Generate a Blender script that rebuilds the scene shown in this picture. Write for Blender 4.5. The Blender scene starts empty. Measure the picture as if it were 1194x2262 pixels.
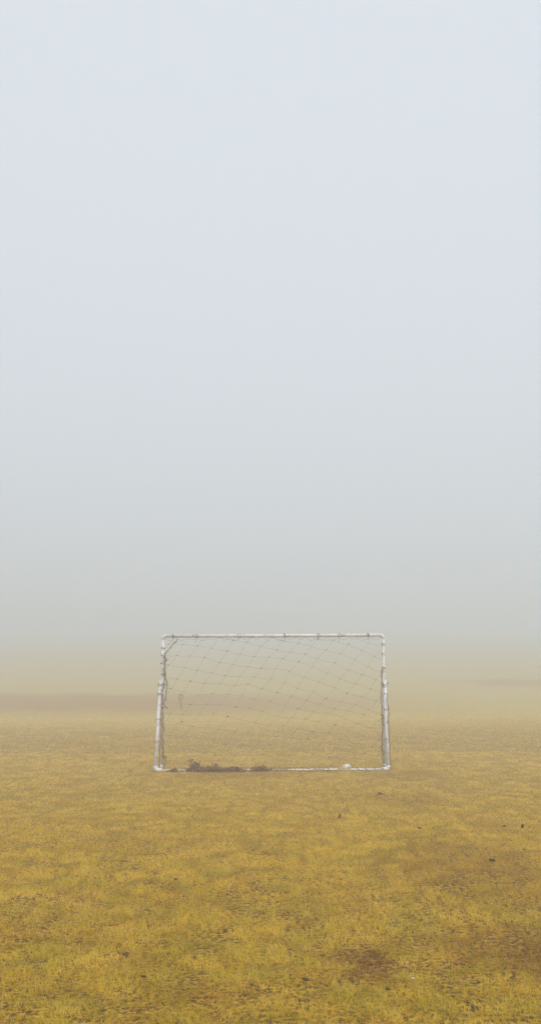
import bpy, bmesh, math, random
import numpy as np
from mathutils import Vector, Matrix, noise

random.seed(7); RNG = np.random.default_rng(11)
S = bpy.context.scene
C = S.collection
R = math.radians

# ------------------------------------------------------------ camera
EYE = 1.40; F = 1822.0; HY = 1480.0; TILT = 3.0
cam_d = bpy.data.cameras.new('camera'); cam = bpy.data.objects.new('camera', cam_d); C.objects.link(cam)
cam.location = (0, 0, EYE)
cam.rotation_euler = (R(90 + TILT), R(0.25), 0)
cam_d.sensor_fit = 'HORIZONTAL'; cam_d.sensor_width = 36
cam_d.lens = F / 1194 * 36
cam_d.shift_y = (HY - 1131 - F * math.tan(R(TILT))) / 1194
cam_d.clip_start = 0.05; cam_d.clip_end = 2000
S.camera = cam

# ------------------------------------------------------------ sky, sun, exposure
W = bpy.data.worlds.new('World'); S.world = W; W.use_nodes = True
SUN_EL, SUN_ROT = 50, 150
nt = W.node_tree; nt.nodes.clear()
sky = nt.nodes.new('ShaderNodeTexSky'); sky.sky_type = 'NISHITA'; sky.sun_disc = False
sky.sun_elevation = R(SUN_EL); sky.sun_rotation = R(SUN_ROT); sky.dust_density = 5; sky.air_density = 1.0
mx = nt.nodes.new('ShaderNodeMix'); mx.data_type = 'RGBA'; mx.inputs[0].default_value = 0.86
mx.inputs[7].default_value = (6.58, 6.93, 7.25, 1)            # the closed cloud deck
bg = nt.nodes.new('ShaderNodeBackground'); bg.inputs[1].default_value = 0.1
wo = nt.nodes.new('ShaderNodeOutputWorld')
nt.links.new(sky.outputs[0], mx.inputs[6]); nt.links.new(mx.outputs[2], bg.inputs[0]); nt.links.new(bg.outputs[0], wo.inputs[0])

sd = bpy.data.lights.new('sun', 'SUN'); sd.energy = 1.5; sd.angle = R(40); sd.color = (1, 0.975, 0.94)
sun = bpy.data.objects.new('sun', sd); C.objects.link(sun)
sun.rotation_euler = (R(90 - SUN_EL), 0, R(180 - SUN_ROT))
sun.location = (0, -5, 20)

S.view_settings.view_transform = 'Standard'; S.view_settings.look = 'None'
S.view_settings.exposure = 0.42; S.view_settings.gamma = 1
S.cycles.max_bounces = 8; S.cycles.volume_bounces = 4; S.cycles.diffuse_bounces = 3
S.cycles.use_denoising = True

# ------------------------------------------------------------ ground shape
def smooth(a, b, x):
    t = np.clip((x - a) / (b - a), 0, 1); return t * t * (3 - 2 * t)
def lumps(x, y):
    return (0.012 * np.sin(1.7 * x + 0.6 * np.sin(1.1 * y)) * np.sin(1.3 * y + 0.7)
            + 0.006 * np.sin(4.1 * x + 1.3 * y + 2) * np.sin(3.7 * y - 1.1 * x)
            + 0.003 * np.sin(11.3 * x + 3 * np.sin(2.1 * y)) * np.sin(9.1 * y + 2 * np.sin(3.3 * x)))
def gz(x, y):
    x = np.asarray(x, float); y = np.asarray(y, float)
    k = np.maximum(y - 24, 0.0)
    ramp = 0.068 * (np.sqrt(k * k + 144) - 12)
    ramp = 60 * (1 - np.exp(-ramp / 60))
    flat = smooth(0.5, 1.4, np.abs(y - 11.8))            # level under the goal
    far = 1 + smooth(20, 80, y) * 8
    return ramp + lumps(x, y) * (0.25 + 0.75 * flat) * np.minimum(far, 6)

def ray_ground(px, py):
    """the spot on the field that the photograph shows at this pixel"""
    M = cam.rotation_euler.to_matrix()
    v = M @ Vector(((px - 597) / F, (1131 - py) / F + cam_d.shift_y * 1194 / F, -1))
    t = 2.0
    while t < 200 and EYE + v.z * t > float(gz(v.x * t, v.y * t)): t += 0.01
    return v.x * t, v.y * t, float(gz(v.x * t, v.y * t))

# ------------------------------------------------------------ node helpers
def new_mat(name):
    m = bpy.data.materials.new(name); m.use_nodes = True
    t = m.node_tree; t.nodes.clear()
    return m, t
def N(t, typ, **kw):
    n = t.nodes.new(typ)
    for k, v in kw.items(): setattr(n, k, v)
    return n
def L(t, a, b): t.links.new(a, b)
def setin(t, sock, v):
    if isinstance(v, bpy.types.NodeSocket): L(t, v, sock)
    elif isinstance(v, (tuple, list)) and len(v) == 3 and sock.type == 'RGBA': sock.default_value = (*v, 1)
    else: sock.default_value = v
def math_n(t, op, a, b=0.0, c=0.0, clamp=False):
    n = N(t, 'ShaderNodeMath', operation=op); n.use_clamp = clamp
    setin(t, n.inputs[0], a); setin(t, n.inputs[1], b); setin(t, n.inputs[2], c); return n.outputs[0]
def mix_c(t, f, a, b):
    n = N(t, 'ShaderNodeMix', data_type='RGBA')
    setin(t, n.inputs[0], f); setin(t, n.inputs[6], a); setin(t, n.inputs[7], b); return n.outputs[2]
def noise_n(t, vec, scale, detail=3, rough=0.55, stretch=None):
    if stretch:
        mp = N(t, 'ShaderNodeMapping'); L(t, vec, mp.inputs[0]); mp.inputs['Scale'].default_value = stretch; vec = mp.outputs[0]
    n = N(t, 'ShaderNodeTexNoise'); L(t, vec, n.inputs['Vector'])
    n.inputs['Scale'].default_value = scale; n.inputs['Detail'].default_value = detail; n.inputs['Roughness'].default_value = rough
    return n.outputs[0]
def step_n(t, v, lo, hi):
    n = N(t, 'ShaderNodeMapRange', interpolation_type='SMOOTHSTEP')
    setin(t, n.inputs[0], v); n.inputs[1].default_value = lo; n.inputs[2].default_value = hi
    return n.outputs[0]

# worn brown patches of the field: x, y, half width, half depth, strength
def patch(px, py, hw, hh, s):
    x, y, _ = ray_ground(px, py); x1, _, _ = ray_ground(px + hw, py); _, y1, _ = ray_ground(px, py - hh)
    return (x, y, abs(x1 - x), abs(y1 - y), s)
WORN = [patch(822, 2134, 42, 34, 1.0), patch(752, 2124, 62, 13, .8), patch(780, 2108, 46, 8, .8), patch(790, 2158, 34, 12, .8),
        patch(888, 2143, 70, 9, .65), patch(840, 2176, 46, 14, .5), patch(830, 2092, 60, 10, .35),
        patch(1110, 2095, 150, 50, .62), patch(1175, 2115, 80, 60, .75), patch(1050, 1915, 190, 55, .45), patch(1150, 1965, 110, 26, .35),
        patch(215, 2080, 60, 18, .35), patch(60, 2060, 90, 30, .3), patch(470, 2200, 120, 24, .3), patch(110, 2200, 90, 22, .25),
        patch(900, 1715, 70, 10, .4), patch(520, 1714, 150, 7, .3), patch(860, 1770, 110, 14, .22), patch(130, 1812, 120, 10, .2)]

def field_colour(t, grass):
    g = N(t, 'ShaderNodeNewGeometry'); pos = g.outputs['Position']
    sep = N(t, 'ShaderNodeSeparateXYZ'); L(t, pos, sep.inputs[0])
    X, Y = sep.outputs[0], sep.outputs[1]
    flat = N(t, 'ShaderNodeCombineXYZ'); L(t, X, flat.inputs[0]); L(t, Y, flat.inputs[1]); pos = flat.outputs[0]
    big = noise_n(t, pos, 0.55, 4, .6)
    mid = noise_n(t, pos, 3.2, 4, .62)
    fine = noise_n(t, pos, 17, 3, .6)
    col = mix_c(t, step_n(t, mid, .38, .64), STRAW, OLIVE)
    col = mix_c(t, math_n(t, 'MULTIPLY', step_n(t, big, .45, .7), .45), col, TAN)
    col = mix_c(t, math_n(t, 'MULTIPLY', step_n(t, fine, .50, .68), math_n(t, 'MULTIPLY_ADD', step_n(t, Y, 4.0, 7.5), -.38, .55)), col, BROWN)
    # nearer the camera the turf is greener
    near = math_n(t, 'SUBTRACT', 1.0, step_n(t, Y, 3.0, 6.5))
    col = mix_c(t, math_n(t, 'MULTIPLY', math_n(t, 'MULTIPLY', near, step_n(t, mid, .36, .60)), .42), col, (.56, .42, .018))
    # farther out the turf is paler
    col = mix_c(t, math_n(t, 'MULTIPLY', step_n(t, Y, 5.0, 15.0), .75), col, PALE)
    # worn patches
    warp = math_n(t, 'MULTIPLY_ADD', noise_n(t, pos, 10, 6, .75, (.55, 1, 1)), 5.0, -2.5)
    tot = None
    for (x, y, a, b, s) in WORN:
        dx = math_n(t, 'DIVIDE', math_n(t, 'SUBTRACT', X, x), a); dy = math_n(t, 'DIVIDE', math_n(t, 'SUBTRACT', Y, y), b)
        r2 = math_n(t, 'ADD', math_n(t, 'MULTIPLY', dx, dx), math_n(t, 'MULTIPLY', dy, dy))
        r2 = math_n(t, 'ADD', r2, warp)
        v = math_n(t, 'MULTIPLY', math_n(t, 'SUBTRACT', 1.0, step_n(t, r2, 0.2, 1.9)), s)
        tot = v if tot is None else math_n(t, 'MAXIMUM', tot, v)
    tot = math_n(t, 'MULTIPLY', tot, math_n(t, 'MULTIPLY_ADD', step_n(t, noise_n(t, pos, 34, 4, .7), .36, .56), .42, .58))
    col = mix_c(t, tot, col, mix_c(t, step_n(t, tot, .45, .85), (.40, .185, .022), RUST))
    # far bank of dead reddish weeds behind the goal, fading out to the right
    edge = math_n(t, 'MULTIPLY_ADD', noise_n(t, pos, .45, 6, .72), 6.0, -3.0)
    yy = math_n(t, 'ADD', math_n(t, 'ADD', Y, edge), math_n(t, 'MULTIPLY', X, .08))
    band = math_n(t, 'MULTIPLY', step_n(t, yy, 23.0, 30.5), math_n(t, 'SUBTRACT', 1.0, step_n(t, yy, 33.8, 37.2)))
    band = math_n(t, 'MULTIPLY', band, math_n(t, 'SUBTRACT', 1.0, step_n(t, X, -5.0, 9.0)))
    col = mix_c(t, math_n(t, 'MULTIPLY', band, .8), col, DUSK)
    yy2 = math_n(t, 'ADD', Y, math_n(t, 'MULTIPLY', edge, 1.5))
    b2 = math_n(t, 'MULTIPLY', step_n(t, yy2, 40, 42), math_n(t, 'SUBTRACT', 1.0, step_n(t, yy2, 44, 46)))
    b2 = math_n(t, 'MULTIPLY', b2, step_n(t, X, 7.0, 13.0))
    col = mix_c(t, math_n(t, 'MULTIPLY', b2, .7), col, DUSK)
    return col, pos, tot

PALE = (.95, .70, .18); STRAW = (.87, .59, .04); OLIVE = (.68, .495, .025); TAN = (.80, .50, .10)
BROWN = (.46, .225, .03); RUST = (.205, .072, .008); DUSK = (.66, .35, .05); SOIL = (.10, .056, .006)

def ground_mat():
    m, t = new_mat('dormant_turf')
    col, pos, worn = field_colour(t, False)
    g = N(t, 'ShaderNodeNewGeometry'); sep = N(t, 'ShaderNodeSeparateXYZ'); L(t, g.outputs['Position'], sep.inputs[0])
    speck = noise_n(t, pos, 38, 4, .7)
    thatch = mix_c(t, step_n(t, speck, .42, .6), SOIL, mix_c(t, .6, col, BROWN))
    # beyond the reach of the modelled blades the sheet itself is the turf
    farm = step_n(t, sep.outputs[1], 17, 25)
    sides = step_n(t, math_n(t, 'ABSOLUTE', sep.outputs[0]), 9, 10)
    tus = noise_n(t, pos, 6.5, 5, .65)
    farcol = mix_c(t, math_n(t, 'MULTIPLY', step_n(t, tus, .5, .68), .4), col, BROWN)
    hsv = N(t, 'ShaderNodeHueSaturation'); hsv.inputs['Value'].default_value = .59; hsv.inputs['Saturation'].default_value = .97
    L(t, farcol, hsv.inputs['Color']); farcol = hsv.outputs[0]      # average turf tone, darkened to paint in the blades' shade on each other
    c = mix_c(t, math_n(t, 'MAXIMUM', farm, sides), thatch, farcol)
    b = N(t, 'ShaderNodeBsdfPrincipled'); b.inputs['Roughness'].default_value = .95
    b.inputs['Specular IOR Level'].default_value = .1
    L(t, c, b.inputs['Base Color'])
    bp = N(t, 'ShaderNodeBump'); bp.inputs['Strength'].default_value = .6; bp.inputs['Distance'].default_value = .03
    L(t, noise_n(t, pos, 30, 5, .7), bp.inputs['Height']); L(t, bp.outputs[0], b.inputs['Normal'])
    o = N(t, 'ShaderNodeOutputMaterial'); L(t, b.outputs[0], o.inputs[0]); return m

def grass_mat():
    m, t = new_mat('grass_blades')
    col, pos, worn = field_colour(t, True)
    a = N(t, 'ShaderNodeAttribute', attribute_name='rnd'); s = N(t, 'ShaderNodeSeparateColor'); L(t, a.outputs[0], s.inputs[0])
    r1, r2, h = s.outputs[0], s.outputs[1], s.outputs[2]
    fresh = math_n(t, 'MULTIPLY', math_n(t, 'SUBTRACT', 1.0, worn), 1.0)
    col = mix_c(t, math_n(t, 'MULTIPLY', math_n(t, 'MULTIPLY', step_n(t, r1, .62, .9), .75), fresh), col, (.88, .66, .20))
    col = mix_c(t, math_n(t, 'MULTIPLY', math_n(t, 'SUBTRACT', 1.0, step_n(t, r1, .06, .26)), .6), col, BROWN)
    col = mix_c(t, math_n(t, 'MULTIPLY', math_n(t, 'MULTIPLY', step_n(t, r2, .8, .95), .55), fresh), col, (.42, .40, .03))
    d = N(t, 'ShaderNodeBsdfDiffuse'); tr = N(t, 'ShaderNodeBsdfTranslucent')
    L(t, col, d.inputs[0]); L(t, col, tr.inputs[0])
    ms = N(t, 'ShaderNodeMixShader'); ms.inputs[0].default_value = .3
    L(t, d.outputs[0], ms.inputs[1]); L(t, tr.outputs[0], ms.inputs[2])
    o = N(t, 'ShaderNodeOutputMaterial'); L(t, ms.outputs[0], o.inputs[0]); return m

def simple_mat(name, c1, c2, scale=40, rough=.85, lo=.4, hi=.62, c3=None, s3=180, spec=.3):
    m, t = new_mat(name)
    g = N(t, 'ShaderNodeTexCoord')
    n = noise_n(t, g.outputs['Object'], scale, 4, .65)
    col = mix_c(t, step_n(t, n, lo, hi), c1, c2)
    if c3: col = mix_c(t, step_n(t, noise_n(t, g.outputs['Object'], s3, 3, .6), .6, .7), col, c3)
    b = N(t, 'ShaderNodeBsdfPrincipled'); b.inputs['Roughness'].default_value = rough
    b.inputs['Specular IOR Level'].default_value = spec
    L(t, col, b.inputs['Base Color'])
    bp = N(t, 'ShaderNodeBump'); bp.inputs['Strength'].default_value = .3; bp.inputs['Distance'].default_value = .002
    L(t, n, bp.inputs['Height']); L(t, bp.outputs[0], b.inputs['Normal'])
    o = N(t, 'ShaderNodeOutputMaterial'); L(t, b.outputs[0], o.inputs[0]); return m

M_GROUND = ground_mat(); M_GRASS = grass_mat()
M_PIPE = simple_mat('weathered_white_paint', (.80, .79, .77), (.62, .59, .54), 9, .55, .42, .68, (.30, .21, .13), 24, .4)
M_CORD = simple_mat('weathered_net_cord', (.26, .20, .13), (.40, .33, .23), 60)
M_ROPE = simple_mat('dirty_brown_rope', (.20, .12, .05), (.36, .24, .11), 70)
M_PALE = simple_mat('pale_rope', (.62, .55, .38), (.74, .69, .55), 50)
M_LEAF = simple_mat('dead_leaf', (.24, .115, .025), (.38, .20, .055), 45)
M_LEAFR = simple_mat('rust_leaf', (.28, .09, .025), (.38, .14, .04), 60)
M_LEAFD = simple_mat('dark_leaf', (.075, .042, .018), (.14, .085, .035), 60)
M_WHITE = simple_mat('crumpled_white_paper', (.82, .80, .78), (.88, .86, .82), 40)
M_KHAKI = simple_mat('dull_khaki_plastic', (.36, .27, .12), (.46, .37, .19), 30)

# ------------------------------------------------------------ object helpers
def tag(o, label=None, cat=None, group=None, kind=None):
    if label: o['label'] = label
    if cat: o['category'] = cat
    if group: o['group'] = group
    if kind: o['kind'] = kind
    return o
def obj(name, bm, mat, parent=None, smoothed=True):
    me = bpy.data.meshes.new(name); bm.to_mesh(me); bm.free()
    if smoothed: me.polygons.foreach_set('use_smooth', [True] * len(me.polygons))
    me.materials.append(mat)
    o = bpy.data.objects.new(name, me); C.objects.link(o)
    if parent: o.parent = parent
    return o
def np_mesh(name, co, faces_idx, per, mat):
    me = bpy.data.meshes.new(name); n = len(faces_idx) // per
    me.vertices.add(len(co)); me.vertices.foreach_set('co', co.astype(np.float32).ravel())
    me.loops.add(len(faces_idx)); me.loops.foreach_set('vertex_index', faces_idx.astype(np.int32))
    me.polygons.add(n); me.polygons.foreach_set('loop_start', np.arange(0, n * per, per, dtype=np.int32))
    me.update(calc_edges=True); me.materials.append(mat)
    return me
def tube(bm, pts, r, seg=8, caps=True):
    pts = [Vector(p) for p in pts]
    rs = r if isinstance(r, (list, tuple)) else [r] * len(pts)
    rings = []; up = None
    for i, p in enumerate(pts):
        d = (pts[min(i + 1, len(pts) - 1)] - pts[max(i - 1, 0)]).normalized()
        if up is None:
            up = Vector((0, 0, 1)) if abs(d.z) < .9 else Vector((1, 0, 0))
        s = d.cross(up).normalized(); up = s.cross(d).normalized()
        rings.append([bm.verts.new(p + (s * math.cos(a) + up * math.sin(a)) * rs[i])
                      for a in (2 * math.pi * k / seg for k in range(seg))])
    for a, b in zip(rings, rings[1:]):
        for k in range(seg):
            bm.faces.new((a[k], a[(k + 1) % seg], b[(k + 1) % seg], b[k]))
    if caps:
        bm.faces.new(rings[0][::-1]); bm.faces.new(rings[-1])
def knot(bm, p, r, seg=1):
    m = Matrix.Translation(p) @ Matrix.Rotation(random.random() * 3, 4, 'Z') @ Matrix.Diagonal((r * random.uniform(.8, 1.4), r, r * random.uniform(.7, 1.1), 1))
    bmesh.ops.create_icosphere(bm, subdivisions=seg, radius=1, matrix=m)
def wob(pts, n, amp):
    """resample a polyline with a small wander"""
    out = []; P = [Vector(p) for p in pts]
    for a, b in zip(P, P[1:]):
        for k in range(n):
            f = k / n; q = a.lerp(b, f)
            if k or out: q = q + Vector([random.uniform(-amp, amp) for _ in range(3)])
            out.append(q)
    out.append(P[-1]); return out
def leaf(bm, c, ln, wd, rot, curl=.5, thick=.0006):
    """a curled dead leaf with real thickness"""
    nu, nv = 6, 4; E = rot.to_matrix() if hasattr(rot, 'to_matrix') else rot
    lay = []
    for s in (1, -1):
        g = []
        for i in range(nu + 1):
            u = i / nu; w = wd * (math.sin(math.pi * min(1, u * .92 + .05)) ** .7) * (1 + .25 * math.sin(u * 19))
            row = []
            for j in range(nv + 1):
                v = j / nv * 2 - 1
                x = (u - .5) * ln; y = v * w * .5
                z = curl * wd * (v * v * .6) + curl * ln * .35 * (u - .5) ** 2 * 2 + .08 * wd * math.sin(u * 9 + v * 4) + s * thick
                row.append(bm.verts.new(Vector(c) + E @ Vector((x, y, z))))
            g.append(row)
        lay.append(g)
    A, B = lay
    for i in range(nu):
        for j in range(nv):
            bm.faces.new((A[i][j], A[i + 1][j], A[i + 1][j + 1], A[i][j + 1]))
            bm.faces.new((B[i][j + 1], B[i + 1][j + 1], B[i + 1][j], B[i][j]))
    for i in range(nu):
        bm.faces.new((A[i + 1][0], A[i][0], B[i][0], B[i + 1][0])); bm.faces.new((A[i][nv], A[i + 1][nv], B[i + 1][nv], B[i][nv]))
    for j in range(nv):
        bm.faces.new((A[0][j], A[0][j + 1], B[0][j + 1], B[0][j])); bm.faces.new((A[nu][j + 1], A[nu][j], B[nu][j], B[nu][j + 1]))
from mathutils import Euler
def rrot(t=.6): return Euler((random.uniform(-t, t), random.uniform(-t, t), random.uniform(0, 6.3)))

# ------------------------------------------------------------ ground sheet
def axis(lo, hi, fine, n):
    """coordinates that are dense near the middle of the view and wide apart far away"""
    s = np.linspace(-1, 1, n); k = np.sinh(s * 4.2) / math.sinh(4.2)
    return np.where(k < 0, -k * lo, k * hi)
gx = axis(-210, 210, 0, 341); gy = axis(-215, 200, 0, 341) + 8
GX, GY = np.meshgrid(gx, gy); co = np.stack([GX, GY, gz(GX, GY)], -1).reshape(-1, 3)
n = 341; ii, jj = np.meshgrid(np.arange(n - 1), np.arange(n - 1)); base = (jj * n + ii).ravel()
fi = np.stack([base, base + 1, base + n + 1, base + n], -1).ravel()
me = np_mesh('ground', co, fi, 4, M_GROUND); me.polygons.foreach_set('use_smooth', [True] * len(me.polygons))
ground = bpy.data.objects.new('ground', me); C.objects.link(ground); tag(ground, kind='structure')

# ------------------------------------------------------------ grass
def vnoise(x, y, scale, seed):
    """value noise"""
    rs = np.random.default_rng(seed); T = rs.random((256, 256))
    u = x * scale + 1000; v = y * scale + 1000
    i = np.floor(u).astype(int); j = np.floor(v).astype(int); a = u - i; b = v - j
    a = a * a * (3 - 2 * a); b = b * b * (3 - 2 * b)
    g = lambda p, q: T[p % 256, q % 256]
    return (g(i, j) * (1 - a) + g(i + 1, j) * a) * (1 - b) + (g(i, j + 1) * (1 - a) + g(i + 1, j + 1) * a) * b

YN_ = 11.46
def make_grass():
    zones = [(2.4, 4.2, 17000, 1.0), (4.2, 6.0, 14000, 1.05), (6.0, 9.0, 11000, 1.2), (9.0, 14.0, 5600, 1.6), (14.0, 34.0, 1150, 2.8)]
    X = []; Y = []; K = []
    for y0, y1, dens, k in zones:
        hw = 0.345 * y1 + 1.0
        n = int(dens * (y1 - y0) * 2 * hw)
        x = RNG.uniform(-hw, hw, n); y = RNG.uniform(y0, y1, n)
        keep = np.abs(x) < 0.345 * y + 0.9
        X.append(x[keep]); Y.append(y[keep]); K.append(np.full(keep.sum(), k))
    x = np.concatenate(X); y = np.concatenate(Y); k = np.concatenate(K)
    # thin spots where the thatch and soil show
    g = .5 * vnoise(x, y, 22, 1) + .3 * vnoise(x, y, 9, 2) + .2 * vnoise(x, y, 2.3, 3)
    bare = np.zeros_like(x)
    for (px, py, a, b, s) in WORN:
        bare = np.maximum(bare, s * np.exp(-((x - px) / a) ** 2 - ((y - py) / b) ** 2))
    p = (1 - smooth(19, 33, y)) * np.clip((g - .30 + .09 * smooth(5, 9, y) - .13 * bare) / .10, 0.04 + .26 * smooth(5, 8, y), 1)
    p = np.where((np.abs(y - YN_ + .03) < .04) & (np.abs(x) < 1.7), 1, p)
    keep = RNG.random(len(x)) < p
    keep &= ~((np.abs(y - YN_) < .014) & (np.abs(x) < 1.62))      # none inside the bar itself
    x, y, k, g, bare = x[keep], y[keep], k[keep], g[keep], bare[keep]
    n = len(x); z = gz(x, y)
    hgt = (.009 + .014 * RNG.random(n) + .018 * RNG.random(n) ** 4) * (0.65 + .9 * g) * (1 - .35 * bare) * (1 + .12 * (k - 1))
    hgt = hgt * (1 - .35 * smooth(5, 9, y)) * (1 - (g - .5) * .8 * smooth(5, 8, y))
    hgt = hgt * (1 + 1.8 * np.exp(-((y - YN_ + .035) / .03) ** 2) * (np.abs(x) < 1.7) * RNG.random(n))
    wid = (.0013 + .0011 * RNG.random(n)) * k
    # tufts lean together
    th = 6.283 * vnoise(x, y, 6, 8) * 1.5 + RNG.normal(0, 1.1, n)
    lean = .35 + .35 * smooth(4.5, 8, y) + 1.1 * RNG.random(n)
    dx, dy = np.cos(th), np.sin(th)
    ph = th + math.pi / 2 + RNG.normal(0, .7, n); sx, sy = np.cos(ph) * wid / 2, np.sin(ph) * wid / 2
    l1 = hgt * np.sin(lean * .5) * .8; l2 = hgt * np.sin(lean) * 1.9
    z1 = hgt * .62 * np.cos(lean * .4); z2 = z1 + hgt * .5 * np.cos(lean)
    z0 = z - .004
    co = np.empty((n, 5, 3))
    co[:, 0] = np.stack([x - sx, y - sy, z0], -1); co[:, 1] = np.stack([x + sx, y + sy, z0], -1)
    co[:, 2] = np.stack([x + dx * l1 + sx * .85, y + dy * l1 + sy * .85, z + z1], -1)
    co[:, 3] = np.stack([x + dx * l1 - sx * .85, y + dy * l1 - sy * .85, z + z1], -1)
    co[:, 4] = np.stack([x + dx * l2, y + dy * l2, z + z2], -1)
    b = np.arange(n)[:, None] * 5
    me = bpy.data.meshes.new('grass')
    me.vertices.add(n * 5); me.vertices.foreach_set('co', co.astype(np.float32).ravel())
    idx = (b + np.array([0, 1, 2, 3, 3, 2, 4])[None]).astype(np.int32).ravel()
    me.loops.add(n * 7); me.loops.foreach_set('vertex_index', idx)
    ls = (np.arange(n)[:, None] * 7 + np.array([0, 4])[None]).astype(np.int32).ravel()
    me.polygons.add(n * 2); me.polygons.foreach_set('loop_start', ls)
    me.update(calc_edges=True)
    at = me.color_attributes.new('rnd', 'FLOAT_COLOR', 'POINT')
    c = np.ones((n, 5, 4), np.float32)
    calm = 1 - .75 * smooth(4.5, 9, y)
    c[:, :, 0] = (.46 + ((.6 * RNG.random(n) + .4 * vnoise(x, y, 14, 21)) - .46) * calm)[:, None]; c[:, :, 1] = (RNG.random(n) * (.5 + .5 * calm))[:, None]
    c[:, :, 2] = np.array([0, 0, .6, .6, 1])[None]
    at.data.foreach_set('color', c.ravel())
    me.materials.append(M_GRASS)
    o = bpy.data.objects.new('grass', me); C.objects.link(o)
    tag(o, 'short dormant yellow and olive grass covering the playing field', 'grass', kind='stuff')
    print('blades', n)
make_grass()

# ------------------------------------------------------------ the goal
YF, YN = 12.0, 11.46                     # plane of the posts (far side) and of the ground bar (near side)
XL, XR = -1.560, 1.640                   # posts
NL, NR = -1.592, 1.617                   # near corners
ZT = 1.897; PR = .029
z_g = float(gz(0, 11.5))
goal = bpy.data.objects.new('football_goal', None); C.objects.link(goal); goal.location = (0.03, YN, z_g)
tag(goal, 'small white pipe football goal with a sagging torn net standing alone in fog', 'football goal')
O = Vector(goal.location)
def loc(p): return Vector(p) - O
def pipe(name, pts, r=PR, label=None):
    bm = bmesh.new(); tube(bm, [loc(p) for p in pts], r, 16); o = obj(name, bm, M_PIPE, goal)
    if label: o['label'] = label
    return o
def bend(a, c, b, r=.05, n=5):
    """rounded elbow from a over corner c to b"""
    a, b, c = Vector(a), Vector(b), Vector(c)
    p = c + (a - c).normalized() * r; q = c + (b - c).normalized() * r
    return [(1 - t) ** 2 * p + 2 * t * (1 - t) * c + t * t * q for t in [i / n for i in range(n + 1)]]
e = z_g
pipe('crossbar', [(XL + .035, YF, e + ZT), (0, YF, e + ZT - .004), (XR - .035, YF, e + ZT)], .024)
for X_, s in ((XL, 1), (XR, -1)):
    pipe('post', [(X_, YF, e + .035), (X_, YF, e + ZT - .035)], .0205)
    pipe('corner_elbow', bend((X_, YF, e + 1), (X_, YF, e + ZT), (0, YF, e + ZT), .045, 7), .025)
for X_, NX, s in ((XL, NL, -1), (XR, NR, 1)):
    pipe('side_brace', [(X_ + s * (.028 if s < 0 else .010), YF - .048, e + 1.245), (NX, YN, e + .055)], .0232)
    pipe('side_ground_bar', [(X_, YF, e + .028), (NX, YN + .04, e + .026)], .022)
    bm = bmesh.new(); tube(bm, [loc((X_ - s * .036, YF - .012, e + 1.20)), loc((X_ + s * .060, YF - .044, e + 1.20))], .008, 8)
    tube(bm, [loc((X_ + s * .060, YF - .044, e + 1.20)), loc((X_ + s * .066, YF - .045, e + 1.20))], .013, 6)
    obj('bolt', bm, M_CORD, goal)
pipe('ground_bar', [(NL + .05, YN, e + .020), (-.7, YN, e + .014), (.3, YN, e + .015), (NR - .05, YN, e + .020)], .0165)
for NX, s in ((NL, 1), (NR, -1)):
    pipe('corner_elbow', [(NX, YN, e + .075)] + bend((NX, YN, e + .06), (NX, YN, e + .025), (0, YN, e + .025), .03, 5) + [(NX + .09 * s, YN, e + .024)], .0275)

# net: a skewed, sagging lattice between crossbar and ground bar
def net_pt(px, py):
    v = min(max((py - 1407) / (1699 - 1407), 0), 1)
    y = YF - (YF - YN) * (v ** 1.3) + .05 * math.sin(math.pi * v) * math.sin(px * .013)
    sc = F / (y + .35 * (1 - v) * 0)
    return Vector(((px - 597) / sc - .0, y, e + ZT - .005 - v * (ZT - .035)))
def lattice(i, j):
    x = 500 + 31.5 * i - 15.5 * j
    s = 0.10 + 0.30 / (1 + math.exp(-(x - 585) / 45.0)) if j < 6 else .14 + .14 / (1 + math.exp(-(x - 560) / 60.0))
    y0 = 1440 + 25.2 * j
    # integrate the row slope from x = 500
    st = 1 if x > 500 else -1; q = 500; y = y0
    k = 0.10 + 0.26 * min(1, max(0, (10 - j) / 8))
    f = lambda t: 0.10 * t + (k - .10) * 50 * math.log(1 + math.exp((t - 600) / 50.0))
    y = y0 + (f(x) - f(500)) + 4 * math.sin(i * .9 + j * .5)
    rs = random.Random(i * 131 + j * 17)
    return x + rs.uniform(-3.2, 3.2), y + rs.uniform(-3.0, 3.0)
x0, x1, y0_, y1_ = 364, 843, 1407, 1697
inside = lambda p: x0 < p[0] < x1 and y0_ < p[1] < y1_
def clip(p, q):
    """p inside, q outside: where the cord meets the frame"""
    t = 1.0
    for a, b, lo, hi in ((p[0], q[0], x0, x1), (p[1], q[1], y0_, y1_)):
        if b < lo: t = min(t, (lo - a) / (b - a))
        if b > hi: t = min(t, (hi - a) / (b - a))
    return p[0] + (q[0] - p[0]) * t, p[1] + (q[1] - p[1]) * t
bm = bmesh.new(); ties = []; kf = []
NR_ = .0013
for i in range(-22, 30):
    for j in range(-14, 20):
        p = lattice(i, j)
        for q in (lattice(i + 1, j), lattice(i, j + 1)):
            if not inside(p) and not inside(q): continue
            rs = random.Random(i * 7 + j * 1009)
            a, b = p, q
            if not inside(p): a, b = q, p
            if not inside(b): b = clip(a, b); ties.append(b)
            A, B = net_pt(*a), net_pt(*b); sag = rs.uniform(.0, .012); bow = rs.uniform(-.012, .012)
            pts = []
            for k in range(5):
                f = k / 4; m = A.lerp(B, f); w = 4 * f * (1 - f)
                pts.append(loc(m + Vector((bow * w, 0, -sag * w))))
            tube(bm, pts, NR_, 4, False)
        if inside(p):
            n0 = len(bm.faces); knot(bm, loc(net_pt(*p)), random.Random(i * 3 + j * 77).uniform(.005, .0115)); kf.append((n0, len(bm.faces)))
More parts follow.
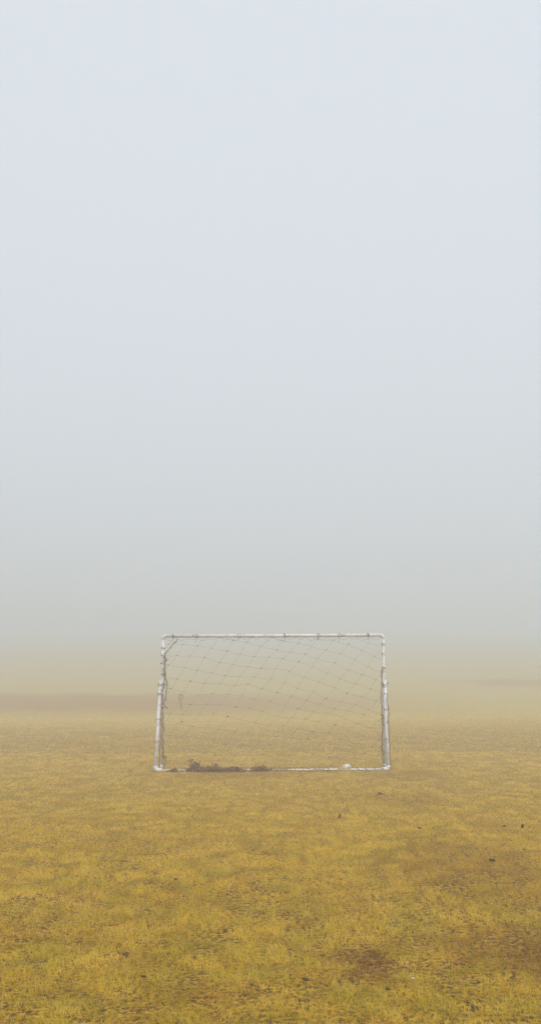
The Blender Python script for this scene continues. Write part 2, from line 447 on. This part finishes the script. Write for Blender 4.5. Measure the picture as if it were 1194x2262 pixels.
# cord laced along crossbar and ground bar
edge = [net_pt(x0 + (x1 - x0) * k / 40, 1407 + (6 if k % 2 else 0) + random.uniform(0, 4)) for k in range(41)]
tube(bm, [loc(p + Vector((0, -.012, -.012))) for p in edge], .0022, 5)
bm.faces.ensure_lookup_table()
for a_, b_ in kf:
    for q_ in range(a_, b_): bm.faces[q_].material_index = 1
obj('net', bm, M_CORD, goal).data.materials.append(M_ROPE)

# short cord ties round the crossbar and the braces
def ring(bm, c, axis_dir, r, w):
    a = Vector(axis_dir).normalized(); s = a.orthogonal().normalized(); u = a.cross(s)
    pts = [Vector(c) + (s * math.cos(t) + u * math.sin(t)) * r + a * (w * (t / 6.28 - .5)) for t in [6.283 * 1.6 * k / 18 for k in range(19)]]
    tube(bm, pts, .0035, 5)
for k, px in enumerate((381, 433, 527, 628, 702, 748, 812)):
    x = (px - 597) / 151.8
    bm = bmesh.new(); ring(bm, loc((x, YF, e + ZT - .002)), (1, .15, .1), .0305, .012 + .01 * (k % 3))
    knot(bm, loc((x, YF - .03, e + ZT - .02 + .03 * (k % 3 == 0))), .010)
    tube(bm, [loc((x, YF - .03, e + ZT - .02)), loc((x + .01, YF - .035, e + ZT - .05)), loc((x - .005, YF - .03, e + ZT - .075 - .02 * (k % 2)))], .003, 5)
    obj('cord_tie', bm, M_CORD, goal)
def brace_pt(side, f):
    X_, NX, s = ((XL, NL, -1), (XR, NR, 1))[side]
    a = Vector((X_ + s * (.028 if s < 0 else .010), YF - .048, e + 1.245)); b = Vector((NX, YN, e + .055)); return a.lerp(b, f), (b - a)
for side, fs in ((0, (.05, .16, .45, .71)), (1, (.06, .35, .69, .97))):
    for f in fs:
        p, d = brace_pt(side, f); bm = bmesh.new()
        ring(bm, loc(p), d, .031, .03); knot(bm, loc(p + Vector((-.02 * (1 if side else -1), -.025, 0))), .011)
        obj('cord_tie', bm, M_CORD, goal)
for X_, zs in ((XL, (1.72, 1.61, 1.50, 1.33)), (XR, (1.76, 1.62, 1.42, 1.36))):
    for z in zs:
        bm = bmesh.new(); ring(bm, loc((X_, YF, e + z)), (.1, 0, 1), .0285, .014); knot(bm, loc((X_ + random.choice((-1, 1)) * .024, YF - .018, e + z)), .011)
        obj('cord_tie', bm, M_CORD, goal)

# collapsed side nets: bunched cords running down each side frame
def P(px, py, y):                         # metric helper: photograph position at a known depth
    return Vector(((px - 597) * y / F, y, e + (1692 - py) / 151.8 * (y / 12.0) + (12 - y) * .0))
def cords(name, lines, r, mat, knots=0, label=None):
    bm = bmesh.new()
    for ln in lines:
        pts = wob([loc(p) for p in ln], 4, .008); tube(bm, pts, r, 5)
        if name == 'side_net':                  # slack loops of the bunched mesh round the main strand
            tube(bm, wob([p + Vector((random.uniform(-.022, .022), random.uniform(-.02, .01), 0)) for p in pts[::2] + pts[-1:]], 3, .006), r * .45, 4)
        for p in pts[::3]:
            if random.random() < knots: knot(bm, p, r * 2.2)
    o = obj(name, bm, mat, goal)
    if label: o['label'] = label
    return o
yl = 11.93
cords('side_net', [
    [P(392, 1410, yl), P(384, 1420, yl), P(366, 1440, yl), P(362, 1447, yl), P(364, 1470, yl), P(366, 1492, yl), P(369, 1510, yl), P(367, 1530, yl), P(362, 1552, yl)],
    [P(363, 1445, yl), P(367, 1458, yl), P(362, 1475, yl), P(365, 1495, yl), P(362, 1515, yl), P(358, 1530, yl - .1), P(359, 1560, yl - .15)],
    [P(360, 1530, yl - .1), P(357, 1570, yl - .2), P(356, 1610, yl - .25), P(354, 1650, yl - .3), P(352, 1690, yl - .35)],
    [P(362, 1552, yl), P(366, 1560, yl), P(371, 1562, yl)], [P(362, 1448, yl), P(368, 1455, yl), P(361, 1459, yl)],
    [P(361, 1560, yl), P(360, 1590, yl), P(364, 1608, yl), P(360, 1614, yl), P(359, 1640, yl), P(362, 1656, yl), P(360, 1662, yl)]],
    .0058, M_ROPE, .6)
cords('side_net', [
    [P(842, 1480, 11.9), P(842, 1500, 11.9), P(840, 1530, 11.9), P(843, 1560, 11.9), P(841, 1582, 11.85), P(843, 1600, 11.85), P(842, 1630, 11.8), P(840, 1650, 11.8), P(843, 1675, 11.7), P(846, 1696, 11.6)],
    [P(843, 1578, 11.86), P(842, 1590, 11.86), P(844, 1600, 11.86)], [P(842, 1640, 11.8), P(841, 1650, 11.8), P(844, 1660, 11.8)],
    [P(853, 1530, 11.8), P(856, 1570, 11.7), P(857, 1610, 11.65), P(858, 1650, 11.6), P(859, 1690, 11.5)]],
    .0055, M_ROPE, .6)
# torn loops of net hanging just inside the left post, and the cord heaped at its foot
cords('torn_net_loop', [[P(396, 1545, yl), P(396, 1535, yl), P(399, 1531, yl), P(403, 1535, yl), P(402, 1542, yl)],
                        [P(399, 1540, yl), P(400, 1552, yl), P(399, 1562, yl), P(402, 1564, yl)]], .0038, M_ROPE, .3)
cords('torn_net_loop', [[P(402, 1590, yl), P(405, 1592, yl), P(399, 1593, yl)]], .0038, M_ROPE, .3)
cords('torn_net_loop', [[P(361, 1660, yl), P(362, 1666, yl), P(366, 1668, yl), P(367, 1680, yl), P(364, 1686, yl), P(358, 1686, yl), P(355, 1690, yl)],
                        [P(358, 1668, yl), P(363, 1667, yl), P(365, 1675, yl)], [P(358, 1684, yl), P(362, 1687, yl), P(366, 1684, yl)]], .007, M_ROPE, .3)
cords('pale_cord', [[P(352, 1693, 11.8), P(357, 1689, 11.8), P(361, 1686, 11.85)]], .012, M_PALE)
# rope spiralled round the ground bar
def spiral(xa, xb, turns, r, rad, mat, name):
    bm = bmesh.new(); n = int(turns * 10); pts = []
    for k in range(n + 1):
        f = k / n; a = f * turns * 6.283 + math.sin(f * 23) * .8
        x = xa + (xb - xa) * f
        rr = r + .007 * math.sin(f * 31)
        pts.append(loc((x, YN + math.cos(a) * rr, max(e + .006, e + .024 + math.sin(a) * rr))))
    tube(bm, pts, rad, 5); return obj(name, bm, mat, goal)
spiral(-1.32, -.92, 6, .026, .0045, M_ROPE, 'lacing_rope')
spiral(-.2, .30, 11, .026, .005, M_ROPE, 'lacing_rope')
spiral(.30, .86, 6, .025, .004, M_ROPE, 'lacing_rope')
spiral(1.05, 1.5, 4, .025, .004, M_ROPE, 'lacing_rope')
cords('lacing_rope', [[(x, YN - .034 + random.uniform(-.006, .006), e + .012 + random.uniform(-.006, .014)) for x in np.arange(-1.35, 1.5, .13)]], .0045, M_ROPE, .15)
cords('lacing_rope', [[(x, YN + .03 + random.uniform(-.006, .006), e + .05 + random.uniform(-.012, .014)) for x in np.arange(-1.0, .9, .09)]], .0035, M_ROPE, .1)

# ------------------------------------------------------------ dead leaves and weeds caught on the bar
def clump(name, label, cx, hw, height, nleaf, ntwig, group):
    bm = bmesh.new()
    for k in range(nleaf):
        f = random.gauss(0, .42); f = max(-1, min(1, f)); h = height * math.exp(-f * f * 2.2)
        p = (f * hw, random.uniform(-.045, .035), .008 + abs(random.gauss(0, .5)) * h * .45)
        leaf(bm, p, random.uniform(.03, .06), random.uniform(.02, .035), rrot(1.1), random.uniform(.2, 1))
    for k in range(ntwig):
        f = random.uniform(-1, 1); x = f * hw; h = height * (.25 + .85 * random.random() ** 1.5) * math.exp(-f * f * 1.2)
        a = Vector((x, random.uniform(-.04, .04), .004)); b = a + Vector((random.uniform(-.07, .07), random.uniform(-.03, .03), h)); c = b + Vector((random.uniform(-.05, .05), 0, random.uniform(-.03, .01)))
        tube(bm, wob([a, b, c], 3, .008), .0028, 4)
        if k % 3 == 0: leaf(bm, b, random.uniform(.02, .045), random.uniform(.015, .025), rrot(1.2), random.uniform(.2, 1))
    o = obj(name, bm, M_LEAF, None, False); o.location = (cx, YN - .012, float(gz(cx, YN)) + .003)
    return tag(o, label, 'leaf litter', group)
G = 'dead leaves and weeds caught on the ground bar'
sx = lambda px: (px - 597) * YN / F
clump('leaf_clump', 'tall brown heap of dead leaves and stalks on left part of white ground bar', sx(433), .12, .16, 130, 70, G)
clump('leaf_clump', 'long low brown heap of dead leaves right of the tallest heap', sx(473), .21, .10, 240, 80, G)
clump('leaf_clump', 'flat trail of brown leaves on the bar just left of its middle', sx(515), .18, .075, 130, 50, G)
clump('leaf_clump', 'small brown leaf heap on the bar near its middle', sx(576), .15, .08, 110, 60, G)
clump('leaf_clump', 'tiny pointed leaf clump nearest the left foot of the goal', sx(384), .05, .075, 26, 12, G)

# khaki wrapping lying over the bar, white scrap just behind it
def crumple(name, mat, size, loc_, seed, amp, label, cat):
    bm = bmesh.new(); bmesh.ops.create_icosphere(bm, subdivisions=4, radius=1)
    for v in bm.verts:
        d = noise.noise(v.co * 1.6 + Vector((seed, 0, 0))) * amp + abs(noise.noise(v.co * 4.1 + Vector((0, seed, 0)))) * amp * .5
        v.co = v.co * (1 + d); v.co.x *= size[0]; v.co.y *= size[1]; v.co.z = max(v.co.z, -.35) * size[2]
    o = obj(name, bm, mat, None, False); lowest = min(v.co.z for v in o.data.vertices)
    o.location = (loc_[0], loc_[1], loc_[2] - lowest); return tag(o, label, cat)
xc = (763 - 597) * 11.75 / F
crumple('paper_scrap', M_WHITE, (.056, .032, .032), (xc, 11.78, float(gz(xc, 11.78)) + .012), 3.3, .5,
        'crumpled white scrap of paper on the grass behind the right half of ground bar', 'paper scrap')
xk = (756 - 597) * YN / F
crumple('sheet_scrap', M_KHAKI, (.115, .045, .034), (xk, YN - .035, float(gz(xk, YN)) + .002), 8.1, .35,
        'dull khaki crumpled scrap lying against the ground bar below the white paper', 'litter')

# ------------------------------------------------------------ fallen leaves, twigs and clods on the field
def fallen(px, py, w, mat, label, upright=False, kind='fallen_leaf', cat='leaf', ang=None):
    x, y, z = ray_ground(px, py); m = .8 * w * y / F                 # real width
    bm = bmesh.new()
    if kind == 'fallen_leaf':
        if upright: leaf(bm, (0, 0, m * .75), m * 1.5, m, Euler((R(75), R(-70), 0)), .5); tube(bm, [(0, 0, 0), (.004, 0, m * .3)], .0015, 5)
        else:
            leaf(bm, (0, 0, m * .2), m, m * .62, Euler((.25, .2, ang or 0)), .75)
            leaf(bm, (m * .15, 0, m * .25), m * .7, m * .4, Euler((.9, -.3, (ang or 0) + 1)), .9)
            tube(bm, [(m * .45, 0, m * .25), (m * .7, .003, m * .2), (m * .9, 0, m * .3)], .0014, 5)
    elif kind == 'twig':
        tube(bm, wob([(-m, 0, .012), (-m * .4, .004, .02), (0, 0, .024), (m * .6, 0, .016), (m * 1.2, .01, .026)], 3, .002), .0035, 6)
        leaf(bm, (0, 0, .026), m, m * .6, Euler((.5, .1, .2)), .5)
    elif kind == 'clod':
        bmesh.ops.create_icosphere(bm, subdivisions=3, radius=1)
        for v in bm.verts:
            v.co *= 1 + .55 * noise.noise(v.co * 1.7 + Vector((px, 0, 0))) + .2 * noise.noise(v.co * 5)
            v.co *= m * .5; v.co.z *= .6
    o = obj(kind, bm, mat, None, kind != 'clod'); o.location = (x, y, z + (.012 if kind != 'clod' else .010)); return tag(o, label, cat, 'leaves and bits scattered on the grass')
fallen(750, 1812, 9, M_LEAFR, 'rust brown leaf standing upright on the grass in front of the goal', True)
fallen(838, 1762, 11, M_LEAFD, 'dark twig with a leaf lying flat below the right goal corner', kind='twig', cat='twig')
fallen(925, 1836, 10, M_LEAFD, 'small dark leaf lying alone right of the rust coloured leaf', ang=.2)
fallen(1113, 1832, 10, M_LEAFD, 'thin curled leaf, left of the two by the right edge', ang=2.3)
fallen(1153, 1834, 8, M_LEAFD, 'tiny dark leaf on edge, nearest the right edge of the photo', True)
fallen(387, 1951, 11, M_LEAFD, 'lone dark leaf in the grass below the left half of the goal', ang=1.0)
fallen(278, 2114, 17, M_LEAFD, 'dark clod in the foreground grass on the left', kind='clod', cat='clod')
fallen(1006, 2142, 17, M_LEAFR, 'reddish curled leaf right of the bare brown patch', ang=-.5)
fallen(855, 2197, 13, M_LEAFD, 'blackish leaf just below the bare brown patch', ang=.4)
fallen(1048, 2236, 20, M_LEAFD, 'dark clod at the bottom right of the field', kind='clod', cat='clod')
fallen(1085, 1910, 17, M_LEAFD, 'flat dark leaf in the browned grass at right', ang=.1)
fallen(910, 2172, 8, M_WHITE, 'tiny pale scrap at the lower right rim of the brown patch', ang=.6)
fallen(316, 2170, 13, M_LEAFD, 'dark brown leaf low in the left foreground', ang=.3)
fallen(673, 2176, 17, M_LEAFD, 'thin dark leaf left of and below the brown patch', ang=0)
fallen(980, 1755, 7, M_LEAFD, 'dark fleck of leaf far out, right of the twig', ang=1.2)

# ------------------------------------------------------------ fog
def haze():
    bm = bmesh.new()
    bmesh.ops.create_cube(bm, size=1)
    for v in bm.verts:
        v.co = Vector((v.co.x * 440, v.co.y * 440, v.co.z * (HTOP + 1.5) + (HTOP - 1.5) / 2))
    m, t = new_mat('fog'); pv = N(t, 'ShaderNodeVolumePrincipled')
    pv.inputs['Color'].default_value = (.815, .876, .970, 1); pv.inputs['Density'].default_value = FOG
    pv.inputs['Anisotropy'].default_value = .25
    o_ = N(t, 'ShaderNodeOutputMaterial'); L(t, pv.outputs[0], o_.inputs['Volume'])
    o = obj('haze', bm, m, None, False); tag(o, 'thick even fog lying over the whole field', 'fog', kind='stuff')
FOG = .023; HTOP = 14.0
haze()
